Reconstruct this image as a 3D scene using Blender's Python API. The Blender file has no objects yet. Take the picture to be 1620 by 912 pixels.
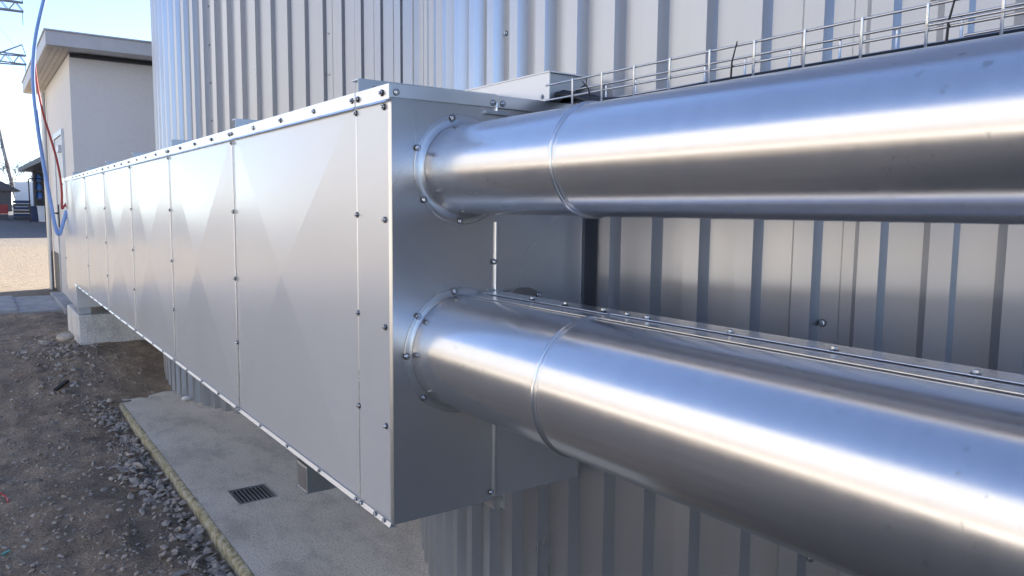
import bpy, math, random
from mathutils import Vector, Matrix, noise
random.seed(7)
R_ = math.radians
scene = bpy.context.scene
col = scene.collection

# ------------------------------------------------------------------ camera
cam_data = bpy.data.cameras.new('camera')
cam_data.sensor_width = 36.0
cam_data.lens = 1200.0 / 1620.0 * 36.0
cam_data.clip_start = 0.02
cam_data.clip_end = 3000.0
cam = bpy.data.objects.new('camera', cam_data)
col.objects.link(cam)
cam.matrix_world = Matrix(((0.8158, 0.0512, -0.5760, 0.0),
                           (-0.5783, 0.0886, -0.8110, 0.0),
                           (0.0095, 0.9947, 0.1019, 1.6),
                           (0, 0, 0, 1)))
scene.camera = cam

# ------------------------------------------------------------------ light
SUN_EL = R_(24.0)
SUN_AZ = math.atan2(0.90, 0.43)          # clockwise from +Y
world = bpy.data.worlds.new('World')
scene.world = world
world.use_nodes = True
wn = world.node_tree
bg = wn.nodes['Background']
sky = wn.nodes.new('ShaderNodeTexSky')
sky.sky_type = 'NISHITA'
sky.sun_disc = False
sky.sun_elevation = SUN_EL
sky.sun_rotation = SUN_AZ
sky.altitude = 100.0
sky.air_density = 0.6
sky.dust_density = 0.05
sky.ozone_density = 1.5
tint = wn.nodes.new('ShaderNodeMix')
tint.data_type = 'RGBA'; tint.blend_type = 'MULTIPLY'
tint.inputs[0].default_value = 1.0
tint.inputs[7].default_value = (1.0, 0.955, 0.985, 1.0)
wn.links.new(sky.outputs[0], tint.inputs[6])
wn.links.new(tint.outputs[2], bg.inputs[0])
bg.inputs[1].default_value = 0.12
sun_data = bpy.data.lights.new('sun', 'SUN')
sun_data.energy = 4.6
sun_data.angle = R_(0.5)
sun_data.color = (1.0, 0.93, 0.82)
sun = bpy.data.objects.new('sun', sun_data)
col.objects.link(sun)
S = Vector((math.sin(SUN_AZ) * math.cos(SUN_EL), math.cos(SUN_AZ) * math.cos(SUN_EL), math.sin(SUN_EL)))
sun.rotation_euler = S.to_track_quat('Z', 'Y').to_euler()
sun.location = S * 60
vs = scene.view_settings
vs.view_transform = 'Standard'
vs.look = 'None'
vs.exposure = 1.95
vs.gamma = 1.0
vs.use_curve_mapping = False
scene.cycles.use_denoising = True
scene.cycles.max_bounces = 10
scene.cycles.glossy_bounces = 8

# ------------------------------------------------------------------ materials
def mat_base(name):
    m = bpy.data.materials.new(name)
    m.use_nodes = True
    return m, m.node_tree, m.node_tree.nodes['Principled BSDF']

def nd(nt, typ, **kw):
    n = nt.nodes.new(typ)
    for k, v in kw.items():
        setattr(n, k, v)
    return n

def coords(nt, scale=(1, 1, 1), kind='Object'):
    tc = nd(nt, 'ShaderNodeTexCoord')
    mp = nd(nt, 'ShaderNodeMapping')
    mp.inputs['Scale'].default_value = scale
    nt.links.new(tc.outputs[kind], mp.inputs[0])
    return mp.outputs[0]

def noise_n(nt, vec, scale, detail=4.0, rough=0.55):
    n = nd(nt, 'ShaderNodeTexNoise')
    n.inputs['Scale'].default_value = scale
    n.inputs['Detail'].default_value = detail
    n.inputs['Roughness'].default_value = rough
    nt.links.new(vec, n.inputs['Vector'])
    return n.outputs['Fac']

def ramp(nt, fac, stops):
    r = nd(nt, 'ShaderNodeValToRGB')
    el = r.color_ramp.elements
    while len(el) < len(stops):
        el.new(0.5)
    for e, (p, c) in zip(el, stops):
        e.position = p
        e.color = (c[0], c[1], c[2], 1) if not isinstance(c, (int, float)) else (c, c, c, 1)
    nt.links.new(fac, r.inputs[0])
    return r.outputs[0]

def mix(nt, a, b, fac):
    m = nd(nt, 'ShaderNodeMix', data_type='RGBA')
    for sock, v in ((m.inputs[0], fac), (m.inputs[6], a), (m.inputs[7], b)):
        if isinstance(v, (int, float)):
            sock.default_value = v
        elif isinstance(v, tuple):
            sock.default_value = (v[0], v[1], v[2], 1)
        else:
            nt.links.new(v, sock)
    return m.outputs[2]

def math_n(nt, op, a, b=None):
    m = nd(nt, 'ShaderNodeMath', operation=op)
    for s, v in ((m.inputs[0], a), (m.inputs[1], b)):
        if v is None:
            continue
        if isinstance(v, (int, float)):
            s.default_value = v
        else:
            nt.links.new(v, s)
    return m.outputs[0]

def bump(nt, b, h, strength=0.3, dist=0.01):
    n = nd(nt, 'ShaderNodeBump')
    n.inputs['Strength'].default_value = strength
    n.inputs['Distance'].default_value = dist
    nt.links.new(h, n.inputs['Height'])
    nt.links.new(n.outputs[0], b.inputs['Normal'])

def metal(name, colr, rough, var=0.06, streak=(1, 1, 1), wave=0.0, smudge=None, metallic=1.0, det=6, rv=(0.85, 1.2)):
    m, nt, b = mat_base(name)
    v = coords(nt, streak)
    n1 = noise_n(nt, v, 6.0, det, 0.6)
    n2 = noise_n(nt, coords(nt), 1.7, min(det, 3))
    f = math_n(nt, 'ADD', math_n(nt, 'MULTIPLY', n1, 0.6), math_n(nt, 'MULTIPLY', n2, 0.4))
    b.inputs['Metallic'].default_value = metallic
    lo = tuple(c * (1 - var) for c in colr)
    hi = tuple(min(1, c * (1 + var)) for c in colr)
    base = ramp(nt, f, [(0.3, lo), (0.7, hi)])
    rr = ramp(nt, f, [(0.3, rough * rv[0]), (0.7, rough * rv[1])])
    if smudge:
        zone = ramp(nt, noise_n(nt, coords(nt), 2.6, 2), [(0.40, 0.0), (0.56, 1.0)])
        dots = ramp(nt, noise_n(nt, coords(nt, (1.6, 1.0, 0.7)), 46, 3, 0.6), [(smudge, 0.0), (smudge + 0.05, 1.0)])
        haze_ = ramp(nt, noise_n(nt, coords(nt, (1.0, 0.5, 1.2)), 9, 6, 0.75), [(0.50, 0.0), (0.72, 1.0)])
        fac = math_n(nt, 'MULTIPLY', dots, math_n(nt, 'MULTIPLY', zone, 0.36))
        fac = math_n(nt, 'MAXIMUM', fac, math_n(nt, 'MULTIPLY', haze_, 0.05))
        base = mix(nt, base, (0.17, 0.165, 0.16), fac)
        rr2 = nd(nt, 'ShaderNodeMix', data_type='FLOAT')
        nt.links.new(math_n(nt, 'MAXIMUM', fac, math_n(nt, 'MULTIPLY', haze_, 0.15)), rr2.inputs[0]); nt.links.new(rr, rr2.inputs[2]); rr2.inputs[3].default_value = 0.36
        rr = rr2.outputs[0]
    nt.links.new(base, b.inputs['Base Color'])
    nt.links.new(rr, b.inputs['Roughness'])
    if wave:
        bump(nt, b, noise_n(nt, coords(nt), 3.5, 1), wave, 0.01)
    return m

def plain(name, colr, rough=0.6, var=0.12, scale=8.0, bmp=0.0, metallic=0.0):
    m, nt, b = mat_base(name)
    f = noise_n(nt, coords(nt), scale, 5, 0.6)
    lo = tuple(c * (1 - var) for c in colr); hi = tuple(min(1, c * (1 + var)) for c in colr)
    nt.links.new(ramp(nt, f, [(0.3, lo), (0.7, hi)]), b.inputs['Base Color'])
    b.inputs['Roughness'].default_value = rough
    b.inputs['Metallic'].default_value = metallic
    if bmp:
        bump(nt, b, f, bmp, 0.01)
    return m

M = {}
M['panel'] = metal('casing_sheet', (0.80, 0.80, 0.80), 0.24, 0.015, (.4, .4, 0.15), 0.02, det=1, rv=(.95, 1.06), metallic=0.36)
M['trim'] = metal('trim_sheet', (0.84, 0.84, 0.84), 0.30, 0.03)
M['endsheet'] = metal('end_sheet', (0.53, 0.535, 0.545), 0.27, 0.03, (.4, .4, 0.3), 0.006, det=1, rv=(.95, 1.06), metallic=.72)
M['pipe'] = metal('pipe_jacket', (0.76, 0.76, 0.775), 0.21, 0.03, (1, 6, 1), 0.012, smudge=0.645, metallic=.9)
M['tank'] = metal('tank_sheet', (0.475, 0.495, 0.535), 0.31, 0.04, (1, 1, 0.08), 0.014, metallic=.84)
M['steel'] = metal('screw_steel', (0.60, 0.60, 0.60), 0.22, 0.08)
M['galv'] = metal('galvanised_steel', (0.55, 0.56, 0.57), 0.42, 0.12)
M['wire'] = metal('tray_wire', (0.72, 0.71, 0.69), 0.28, 0.05)
M['rubber'] = plain('black_rubber', (0.02, 0.02, 0.022), 0.5)
M['black'] = plain('black_plastic', (0.012, 0.012, 0.014), 0.45)
M['render'] = plain('wall_render', (0.83, 0.81, 0.77), 0.85, 0.03, 30, 0.02)
M['hall'] = plain('hall_cladding', (0.21, 0.215, 0.225), 0.6, 0.03, 1.0)
M['brown'] = plain('lower_wall_tan', (0.21, 0.19, 0.165), 0.8, 0.1, 3.0)  # warmer and slightly darker than the hall cladding above
M['fascia'] = plain('roof_fascia', (0.58, 0.59, 0.59), 0.5, 0.04)
M['soffit'] = plain('soffit_boards', (0.55, 0.50, 0.44), 0.75, 0.08, 5)
M['plinthpaint'] = plain('plinth_paint', (0.20, 0.19, 0.18), 0.8, 0.1)
M['door'] = plain('door_paint', (0.60, 0.58, 0.56), 0.45, 0.03)
M['blue'] = plain('blue_hose', (0.26, 0.42, 0.78), 0.38, 0.06, 20)
M['red'] = plain('red_hose', (0.50, 0.05, 0.04), 0.4, 0.1, 20)
M['darkgrey'] = plain('dark_grey_sheet', (0.07, 0.07, 0.08), 0.6)
M['navy'] = plain('navy_plastic', (0.02, 0.04, 0.11), 0.5)
M['jug'] = plain('jug_blue', (0.09, 0.22, 0.55), 0.3)
M['white'] = plain('white_plastic', (0.72, 0.73, 0.75), 0.5, 0.05)
M['crate'] = plain('crate_red', (0.30, 0.03, 0.03), 0.55, 0.2)
M['pylon'] = plain('pylon_steel', (0.16, 0.165, 0.17), 0.6)
M['bark'] = plain('bark', (0.13, 0.10, 0.085), 0.9)
M['stone'] = plain('pale_stone', (0.55, 0.48, 0.39), 0.9, 0.25, 12, 0.4)
M['wood'] = plain('old_wood', (0.035, 0.03, 0.028), 0.9, 0.2)
M['teal'] = plain('teal_plastic', (0.10, 0.42, 0.36), 0.4)

def concrete(name, c1, c2, speck=True, bmp=0.25):
    m, nt, b = mat_base(name)
    big = noise_n(nt, coords(nt), 1.6, 5, 0.6)
    fine = noise_n(nt, coords(nt), 90, 4, 0.75)
    base = ramp(nt, big, [(0.3, c1), (0.7, c2)])
    st = ramp(nt, noise_n(nt, coords(nt, (1.3, 0.7, 1.0)), 3.2, 6, 0.7), [(0.38, 0.72), (0.52, 1.0), (0.7, 1.06)])
    ms = nd(nt, 'ShaderNodeMix', data_type='RGBA', blend_type='MULTIPLY')
    ms.inputs[0].default_value = 0.8
    nt.links.new(base, ms.inputs[6]); nt.links.new(st, ms.inputs[7]); base = ms.outputs[2]
    if speck:
        dark = ramp(nt, fine, [(0.34, 0.5), (0.48, 1.05), (0.7, 1.35)])
        mm = nd(nt, 'ShaderNodeMix', data_type='RGBA', blend_type='MULTIPLY')
        mm.inputs[0].default_value = 0.8
        nt.links.new(base, mm.inputs[6]); nt.links.new(dark, mm.inputs[7])
        base = mm.outputs[2]
    nt.links.new(base, b.inputs['Base Color'])
    b.inputs['Roughness'].default_value = 0.9
    bump(nt, b, fine, bmp, 0.006)
    return m
M['slab'] = concrete('slab_concrete', (0.72, 0.63, 0.51), (0.84, 0.76, 0.64))
M['plinth'] = concrete('plinth_concrete', (0.68, 0.65, 0.59), (0.80, 0.77, 0.72), True, 0.1)
M['tile'] = concrete('paving_tile', (0.33, 0.33, 0.335), (0.42, 0.42, 0.42), True, 0.1)

def moss():
    m, nt, b = mat_base('mossy_edge')
    f = noise_n(nt, coords(nt), 22, 6, 0.75)
    nt.links.new(ramp(nt, f, [(0.38, (0.20, 0.165, 0.11)), (0.47, (0.40, 0.34, 0.18)), (0.55, (0.50, 0.445, 0.31)), (0.63, (0.56, 0.51, 0.44))]), b.inputs['Base Color'])
    b.inputs['Roughness'].default_value = 0.95
    bump(nt, b, f, 0.6, 0.01)
    return m
M['moss'] = moss()

def ground_mat():
    m, nt, b = mat_base('ground_soil')
    v = coords(nt)
    big = noise_n(nt, v, 1.3, 5, 0.6)
    mid = noise_n(nt, v, 9, 6, 0.65)
    fine = noise_n(nt, v, 70, 5, 0.75)
    mud = ramp(nt, big, [(0.30, (0.290, 0.194, 0.120)), (0.5, (0.522, 0.362, 0.232)), (0.70, (0.725, 0.519, 0.340))])
    mud = mix(nt, mud, ramp(nt, mid, [(0.36, (0.145, 0.098, 0.062)), (0.5, (0.522, 0.362, 0.235)), (0.64, (0.850, 0.625, 0.410))]), 0.5)
    mud = mix(nt, mud, ramp(nt, fine, [(0.34, (0.145, 0.100, 0.066)), (0.5, (0.551, 0.388, 0.255)), (0.66, (0.850, 0.800, 0.560))]), 0.45)
    mud = mix(nt, mud, (0.30, 0.29, 0.28), 0.22)
    damp = ramp(nt, noise_n(nt, coords(nt, (1.0, 0.6, 1.0)), 2.6, 4), [(0.42, 0.45), (0.56, 1.0)])
    mm = nd(nt, 'ShaderNodeMix', data_type='RGBA', blend_type='MULTIPLY')
    mm.inputs[0].default_value = 0.5
    nt.links.new(mud, mm.inputs[6]); nt.links.new(damp, mm.inputs[7]); mud = mm.outputs[2]
    tan = mix(nt, ramp(nt, mid, [(0.3, (0.27, 0.21, 0.14)), (0.7, (0.38, 0.30, 0.21))]),
              ramp(nt, fine, [(0.3, (0.14, 0.11, 0.08)), (0.7, (0.46, 0.38, 0.29))]), 0.4)
    asph = mix(nt, ramp(nt, mid, [(0.3, (0.15, 0.145, 0.15)), (0.7, (0.22, 0.21, 0.21))]),
               ramp(nt, fine, [(0.3, (0.10, 0.1, 0.1)), (0.7, (0.3, 0.29, 0.28))]), 0.3)
    sep = nd(nt, 'ShaderNodeSeparateXYZ')
    nt.links.new(v, sep.inputs[0])
    wob = math_n(nt, 'MULTIPLY', math_n(nt, 'SUBTRACT', big, 0.5), 3.0)
    y = math_n(nt, 'ADD', sep.outputs[1], wob)
    x = math_n(nt, 'ADD', sep.outputs[0], wob)
    def stepn(val, a, c):
        mr = nd(nt, 'ShaderNodeMapRange')
        mr.inputs[1].default_value = a; mr.inputs[2].default_value = c
        nt.links.new(val, mr.inputs[0])
        return mr.outputs[0]
    yard = math_n(nt, 'MAXIMUM', stepn(y, 11.0, 12.2), stepn(x, -2.2, -4.5))
    colr = mix(nt, mud, tan, yard)
    colr = mix(nt, colr, asph, stepn(y, 23.0, 30.0))
    colr = mix(nt, (0.11, 0.108, 0.105), colr, math_n(nt, 'MAXIMUM', stepn(sep.outputs[1], 1.2, 2.0), stepn(x, -2.0, -4.0)))  # dark ground added out of view to darken what the end sheet mirrors
    nt.links.new(colr, b.inputs['Base Color'])
    b.inputs['Roughness'].default_value = 0.93
    hh = math_n(nt, 'ADD', math_n(nt, 'MULTIPLY', mid, 1.0), math_n(nt, 'MULTIPLY', fine, 0.6))
    bump(nt, b, hh, 1.0, 0.05)
    return m
M['ground'] = ground_mat()

def rubble_mat(name, a, c):
    m, nt, b = mat_base(name)
    n = noise_n(nt, coords(nt), 9, 2)
    n2 = noise_n(nt, coords(nt), 60, 4)
    base = mix(nt, ramp(nt, n, [(0.3, a), (0.7, c)]), ramp(nt, n2, [(0.3, a), (0.7, c)]), 0.35)
    nt.links.new(base, b.inputs['Base Color'])
    b.inputs['Roughness'].default_value = 0.9
    return m
M['rubble'] = rubble_mat('rubble_chips', (0.22, 0.185, 0.155), (0.62, 0.545, 0.47))
M['pebble'] = rubble_mat('pebbles', (0.18, 0.145, 0.115), (0.58, 0.50, 0.42))

# ------------------------------------------------------------------ helpers
ORG = {}
def origin(p):
    return ORG.get(p.name, Vector((0, 0, 0))) if p else Vector((0, 0, 0))

def thing(name, loc, label, cat, group=None):
    o = bpy.data.objects.new(name, None)
    o.empty_display_size = 0.1
    col.objects.link(o)
    o.location = loc
    ORG[o.name] = Vector(loc)
    tag(o, label, cat, group)
    return o

def tag(o, label=None, cat=None, group=None, kind=None):
    if label: o['label'] = label
    if cat: o['category'] = cat
    if group: o['group'] = group
    if kind: o['kind'] = kind
    return o

class MB:
    def __init__(self):
        self.v = []; self.f = []; self.mi = []; self.sm = []
    def add(self, vs, fs, mi=0, smooth=False):
        n = len(self.v)
        self.v += [tuple(p) for p in vs]
        for f in fs:
            self.f.append(tuple(i + n for i in f)); self.mi.append(mi); self.sm.append(smooth)
        return self
    def box(self, lo, hi, mi=0):
        (a, b, c), (d, e, f) = lo, hi
        vs = [(a, b, c), (d, b, c), (d, e, c), (a, e, c), (a, b, f), (d, b, f), (d, e, f), (a, e, f)]
        return self.add(vs, [(0, 3, 2, 1), (4, 5, 6, 7), (0, 1, 5, 4), (1, 2, 6, 5), (2, 3, 7, 6), (3, 0, 4, 7)], mi)
    def bar(self, p, q, w, h=None, mi=0):
        p = Vector(p); q = Vector(q); h = h or w
        d = (q - p).normalized()
        u = d.cross(Vector((0, 0, 1)))
        if u.length < 1e-3: u = Vector((1, 0, 0))
        u.normalize(); t = d.cross(u)
        vs = []
        for c in (p, q):
            for su, st in ((-1, -1), (1, -1), (1, 1), (-1, 1)):
                vs.append(c + u * su * w / 2 + t * st * h / 2)
        return self.add(vs, [(0, 1, 2, 3), (7, 6, 5, 4), (0, 4, 5, 1), (1, 5, 6, 2), (2, 6, 7, 3), (3, 7, 4, 0)], mi)
    def tube(self, pts, rad, seg=8, mi=0, closed=False, caps=True):
        pts = [Vector(p) for p in pts]; n = len(pts)
        rads = rad if isinstance(rad, (list, tuple)) else [rad] * n
        rings = []; up = None
        for i, p in enumerate(pts):
            if closed:
                d = (pts[(i + 1) % n] - pts[i - 1]).normalized()
            else:
                d = (pts[min(i + 1, n - 1)] - pts[max(i - 1, 0)]).normalized()
            if up is None:
                up = d.orthogonal().normalized()
            up = (up - d * up.dot(d)).normalized()
            s = d.cross(up)
            rings.append([p + (up * math.cos(a) + s * math.sin(a)) * rads[i] for a in (2 * math.pi * k / seg for k in range(seg))])
        vs = [q for r in rings for q in r]; fs = []
        m = n if closed else n - 1
        for i in range(m):
            j = (i + 1) % n
            for k in range(seg):
                l = (k + 1) % seg
                fs.append((i * seg + k, i * seg + l, j * seg + l, j * seg + k))
        self.add(vs, fs, mi, True)
        if not closed and caps:
            self.add(rings[0], [tuple(range(seg))[::-1]], mi); self.add(rings[-1], [tuple(range(seg))], mi)
        return self
    def mesh(self, name, mats, off=Vector((0, 0, 0))):
        me = bpy.data.meshes.new(name)
        me.from_pydata([(x - off.x, y - off.y, z - off.z) for x, y, z in self.v], [], self.f)
        for m in (mats if isinstance(mats, (list, tuple)) else [mats]):
            me.materials.append(M[m] if isinstance(m, str) else m)
        me.polygons.foreach_set('material_index', self.mi)
        me.polygons.foreach_set('use_smooth', self.sm)
        me.update()
        return me
    def build(self, name, mats, parent=None, bevel=0.0, bseg=2):
        off = origin(parent)
        o = bpy.data.objects.new(name, self.mesh(name, mats, off))
        col.objects.link(o)
        if parent:
            o.parent = parent
            ORG[o.name] = off
        if bevel:
            b = o.modifiers.new('bevel', 'BEVEL'); b.width = bevel; b.segments = bseg; b.limit_method = 'ANGLE'
        return o

def single(mb, name, mats, loc, label, cat, group=None, bevel=0.0):
    """a thing that is one mesh; its object origin sits at loc"""
    loc = Vector(loc)
    o = bpy.data.objects.new(name, mb.mesh(name, mats, loc))
    o.location = loc
    col.objects.link(o)
    if bevel:
        b = o.modifiers.new('bevel', 'BEVEL'); b.width = bevel; b.segments = 2; b.limit_method = 'ANGLE'
    return tag(o, label, cat, group)

def struct(mb, name, mats, parent=None):
    o = mb.build(name, mats, parent)
    if not parent: o['kind'] = 'structure'
    return o

# shared screw mesh: rubber washer, steel washer, hexagon head
def screw_mesh():
    b = MB()
    def disc(r, z0, z1, seg, mi, r2=None):
        r2 = r2 or r
        lo = [(r * math.cos(2 * math.pi * k / seg), r * math.sin(2 * math.pi * k / seg), z0) for k in range(seg)]
        hi = [(r2 * math.cos(2 * math.pi * k / seg), r2 * math.sin(2 * math.pi * k / seg), z1) for k in range(seg)]
        b.add(lo + hi, [(k, (k + 1) % seg, seg + (k + 1) % seg, seg + k) for k in range(seg)] + [tuple(range(seg, 2 * seg))], mi)
    disc(0.0078, -0.001, 0.0016, 12, 1)
    disc(0.0070, 0.0016, 0.0028, 12, 0, 0.0062)
    disc(0.0044, 0.0028, 0.0062, 6, 0)
    disc(0.0044, 0.0062, 0.0072, 6, 0, 0.0028)
    return b.mesh('screw', ['steel', 'rubber'])
SCREW = screw_mesh()
def screw(parent, p, n, s=1.0):
    o = bpy.data.objects.new('screw', SCREW)
    col.objects.link(o)
    o.parent = parent
    o.location = Vector(p) - origin(parent)
    q = Vector(n).to_track_quat('Z', 'Y')
    o.rotation_euler = (q @ Vector((0, 0, 1)).rotation_difference(Vector((0, 0, 1)))).to_euler()
    o.rotation_euler.rotate_axis('Z', random.uniform(0, 1.05)); o.rotation_euler.rotate_axis('X', random.uniform(-.07, .07)); o.rotation_euler.rotate_axis('Y', random.uniform(-.07, .07))
    k_ = s * random.uniform(.93, 1.06)
    o.scale = (k_, k_, k_)
    return o
NX = (-1, 0, 0); NY = (0, -1, 0)

# ------------------------------------------------------------------ ground
def smooth(t):
    t = max(0.0, min(1.0, t)); return t * t * (3 - 2 * t)
def gz(x, y):
    z = -0.034
    z += 0.275 * smooth((y - 6.5) / 2.1)
    z += 0.055 * smooth((y - 9.0) / 1.7)
    z += 1.08 * smooth((y - 15.0) / 34.0)
    if -6 < x < 4 and y < 11:
        w = 0.030 * noise.noise((x * 1.4, y * 1.1, 0)) + 0.024 * noise.noise((x * 5, y * 5, 3)) + 0.013 * noise.noise((x * 14, y * 14, 5)) + 0.007 * noise.noise((x * 34, y * 30, 9))
        if x > 0.78 and y < 6.6: w = min(w, 0.008) - 0.012
        z += w
    elif y < 16:
        z += 0.01 * noise.noise((x * 3, y * 3, 1))
    return z
def axis(segs):
    out = []
    for a, b, n in segs:
        out += [a + (b - a) * i / n for i in range(n)]
    out.append(segs[-1][1])
    return out
gx = axis([(-1200, -100, 8), (-100, -12, 10), (-12, -1.0, 14), (-1.0, 2.0, 100), (2.0, 14, 8), (14, 100, 8), (100, 1200, 8)])
gy = axis([(-1200, -60, 8), (-60, -4, 10), (-4, 2.4, 10), (2.4, 12.0, 280), (12, 18, 24), (18, 60, 28), (60, 1800, 12)])
b = MB()
b.add([(x, y, gz(x, y)) for y in gy for x in gx],
      [(j * len(gx) + i, j * len(gx) + i + 1, (j + 1) * len(gx) + i + 1, (j + 1) * len(gx) + i)
       for j in range(len(gy) - 1) for i in range(len(gx) - 1)], 0, True)
struct(b, 'ground', 'ground')

# concrete slab with mossy outer edge
b = MB(); 
for lo_, hi_ in (((0.93, 1.9), (9.0, 4.08)), ((0.93, 4.32), (9.0, 10.2)), ((0.93, 4.08), (1.10, 4.32)), ((1.31, 4.08), (9.0, 4.32))):
    b.box((lo_[0], lo_[1], -0.25), (hi_[0], hi_[1], 0.0))
slab = struct(b, 'concrete_slab', 'slab')
b = MB()
ny = 260; y0, y1 = 1.9, 7.1
prof = [(0.012, -0.2), (0.014, -0.012), (0.022, -0.002), (0.046, 0.0012)]
vs = []
for i in range(ny + 1):
    y = y0 + (y1 - y0) * i / ny
    w = 0.006 * noise.noise((y * 2.3, 0, 7)) + 0.005 * noise.noise((y * 9, 2, 7)) + 0.0015 * noise.noise((y * 31, 4, 7))
    for (px, pz) in prof:
        vs.append((0.882 + px + w * (1 if px < 0.04 else 0.9), y, pz + 0.3 * min(w, 0) * (pz > -0.1) * (px < 0.04)))
np_ = len(prof)
b.add(vs, [(i * np_ + k, i * np_ + k + 1, (i + 1) * np_ + k + 1, (i + 1) * np_ + k) for i in range(ny) for k in range(np_ - 1)], 0, True)
b.build('mossy_edge', 'moss', slab)

# paving beside the small building
pave = MB(); pave.box((-4.1, 10.82, 0.1), (1.01, 12.66, 0.325))
pav = struct(pave, 'pavement', 'tile')
tile_mesh = MB()
tile_mesh.box((0.004, 0.004, 0.0), (0.496, 0.596, 0.034))
tm = tile_mesh.mesh('paving_tile', 'tile')
for i in range(10):
    for j in range(3):
        if i == 9: continue
        o = bpy.data.objects.new('paving_tile', tm); col.objects.link(o); o.parent = pav
        o.location = (-4.1 + i * 0.5, 10.84 + j * 0.605, 0.318 + random.uniform(-0.004, 0.004))
        o.rotation_euler = (random.uniform(-.006, .006), random.uniform(-.006, .006), 0)
        bv = o.modifiers.new('bevel', 'BEVEL'); bv.width = 0.006; bv.segments = 1
b = MB(); b.box((0.86, 10.5, 0.25), (1.012, 12.64, 0.372)); b.build('kerb', 'tile', pav, 0.01)

# ------------------------------------------------------------------ tanks
RT = 2.626
def tank(cx, cy, seam_deg, label, screw_list, top=5.2):
    t = thing('storage_tank', (cx, cy, 0), label, 'tank', 'clad storage tanks in a row')
    # profile over one pitch (fraction of 3 degrees, depth): starts mid valley
    pr = [(0.0, 0), (0.25, 0), (0.345, 1), (0.655, 1), (0.75, 0)]
    for s in range(15):
        b = MB(); pts = []
        for k in range(8):
            for f, d in pr:
                pts.append((k + f, d))
        pts.append((8.0, 0)); pts.append((8.06, 0))
        vs = []
        for u, d in pts:
            a = R_(seam_deg + s * 24 + u * 3.0)
            r = RT - 0.012 + 0.034 * d + 0.003 * (u / 8.0)
            for z in (-0.01, 1.8, 3.6, top):
                vs.append((cx + r * math.cos(a), cy + r * math.sin(a), z))
        n = len(pts)
        fs = [(i * 4 + q, (i + 1) * 4 + q, (i + 1) * 4 + q + 1, i * 4 + q + 1) for i in range(n - 1) for q in range(3)]
        b.add(vs, fs)
        b.build('cladding_sheet', 'tank', t)
    b = MB(); seg = 60
    ring = [(cx + (RT + .06) * math.cos(2 * math.pi * k / seg), cy + (RT + .06) * math.sin(2 * math.pi * k / seg), top - .05) for k in range(seg)]
    ring2 = [(x, y, top + .03) for x, y, z in ring]
    b.add(ring + ring2 + [(cx, cy, top + .5)], [(k, (k + 1) % seg, seg + (k + 1) % seg, seg + k) for k in range(seg)] + [(seg + k, seg + (k + 1) % seg, 2 * seg) for k in range(seg)])
    b.build('roof', 'tank', t)
    for deg, zs in screw_list:
        a = R_(deg)
        for z in zs:
            nrm = (math.cos(a), math.sin(a), 0)
            screw(t, (cx + (RT - 0.0085) * nrm[0], cy + (RT - 0.0085) * nrm[1], z), nrm, 1.15)
    return t
zs = [0.27 + 0.285 * k for k in range(14)]
tank(4.0, 7.1, 224.77 - 24, 'silver ribbed round tank farther back, beside the white building',
     [(224.32, zs), (200.32, zs)])
tank(4.06, 1.93, 201.1 - 24, 'silver ribbed round tank nearest, behind the two shiny pipes',
     [(200.55, [0.2, 0.77, 1.345, 1.92, 2.5]), (176.6, [0.0 + .25, 0.578, 1.2, 1.7, 2.172, 2.7])])

t = thing('dark_reflection_block', (5, -4, 0), 'added unseen dark grey block behind the camera, darkening the rib and end sheet reflections', 'added block')  # unseen block, added so the ribs and casing end mirror something dark
b = MB(); b.box((1.7, -6.5, -.3), (8.5, -1.6, 1.66)); b.build('wall', 'darkgrey', t)
b = MB(); b.box((1.62, -6.6, 1.66), (8.6, -1.52, 1.74)); b.build('roof', 'darkgrey', t)
b = MB(); b.box((3.7, -6.4, 1.742), (8.4, -1.25, 4.8)); b.build('upper_dark_block', 'darkgrey', t, .02)  # taller part, added to darken the slopes of the tank ribs

# ------------------------------------------------------------------ pipe casing
CX0, CX1, CZ0, CZ1 = 0.80, 1.39, 0.833, 1.883
CX2 = 1.345
CY0 = 1.618
SE = [1.80, 2.915, 4.03, 5.145, 6.28, 7.42, 8.54]
rnd_state = random.seed(11)
cas = thing('pipe_casing', (1.1, 1.618, 0.83), 'long silver sheet metal casing with creased panels running past the tanks', 'duct casing')
# cross-broken side panels
def cross_panel(ya, yb, za, zb, x, h):
    b = MB(); g = 0.0015
    ya += g; yb -= g
    cy_, cz_ = (ya + yb) / 2 + random.uniform(-.05, .05), (za + zb) / 2 + random.uniform(-.04, .04)
    vs = [(x, ya, za), (x, yb, za), (x, yb, zb), (x, ya, zb), (x - h, cy_, cz_)]
    return b.add(vs, [(1, 0, 4), (2, 1, 4), (3, 2, 4), (0, 3, 4)])
for i in range(6):
    o = cross_panel(SE[i], SE[i + 1], CZ0, CZ1, CX0, 0.011 + 0.008 * random.random()).build('side_panel', 'panel', cas)
# narrow closing strip at the near end
b = MB()
b.add([(CX0 - .002, CY0 + .004, CZ0), (CX0 - .004, SE[0] + .012, CZ0), (CX0 - .004, SE[0] + .012, CZ1), (CX0 - .002, CY0 + .004, CZ1)], [(1, 0, 3, 2)])
b.build('corner_strip', 'panel', cas)
# folded corner edge
b = MB()
b.add([(CX0 - .003, CY0 + .006, CZ0), (CX0 + .002, CY0 - .002, CZ0), (CX0 + .002, CY0 - .002, CZ1), (CX0 - .003, CY0 + .006, CZ1)], [(0, 1, 2, 3)])
b.build('corner_edge', 'trim', cas)
# end sheets, right one lapped under the left one
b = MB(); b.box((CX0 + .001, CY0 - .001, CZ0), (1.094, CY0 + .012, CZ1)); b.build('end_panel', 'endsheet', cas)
b = MB(); b.box((1.09, CY0 + .003, CZ0 + .004), (CX1, CY0 + .014, CZ1)); b.build('end_panel', 'endsheet', cas)
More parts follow.
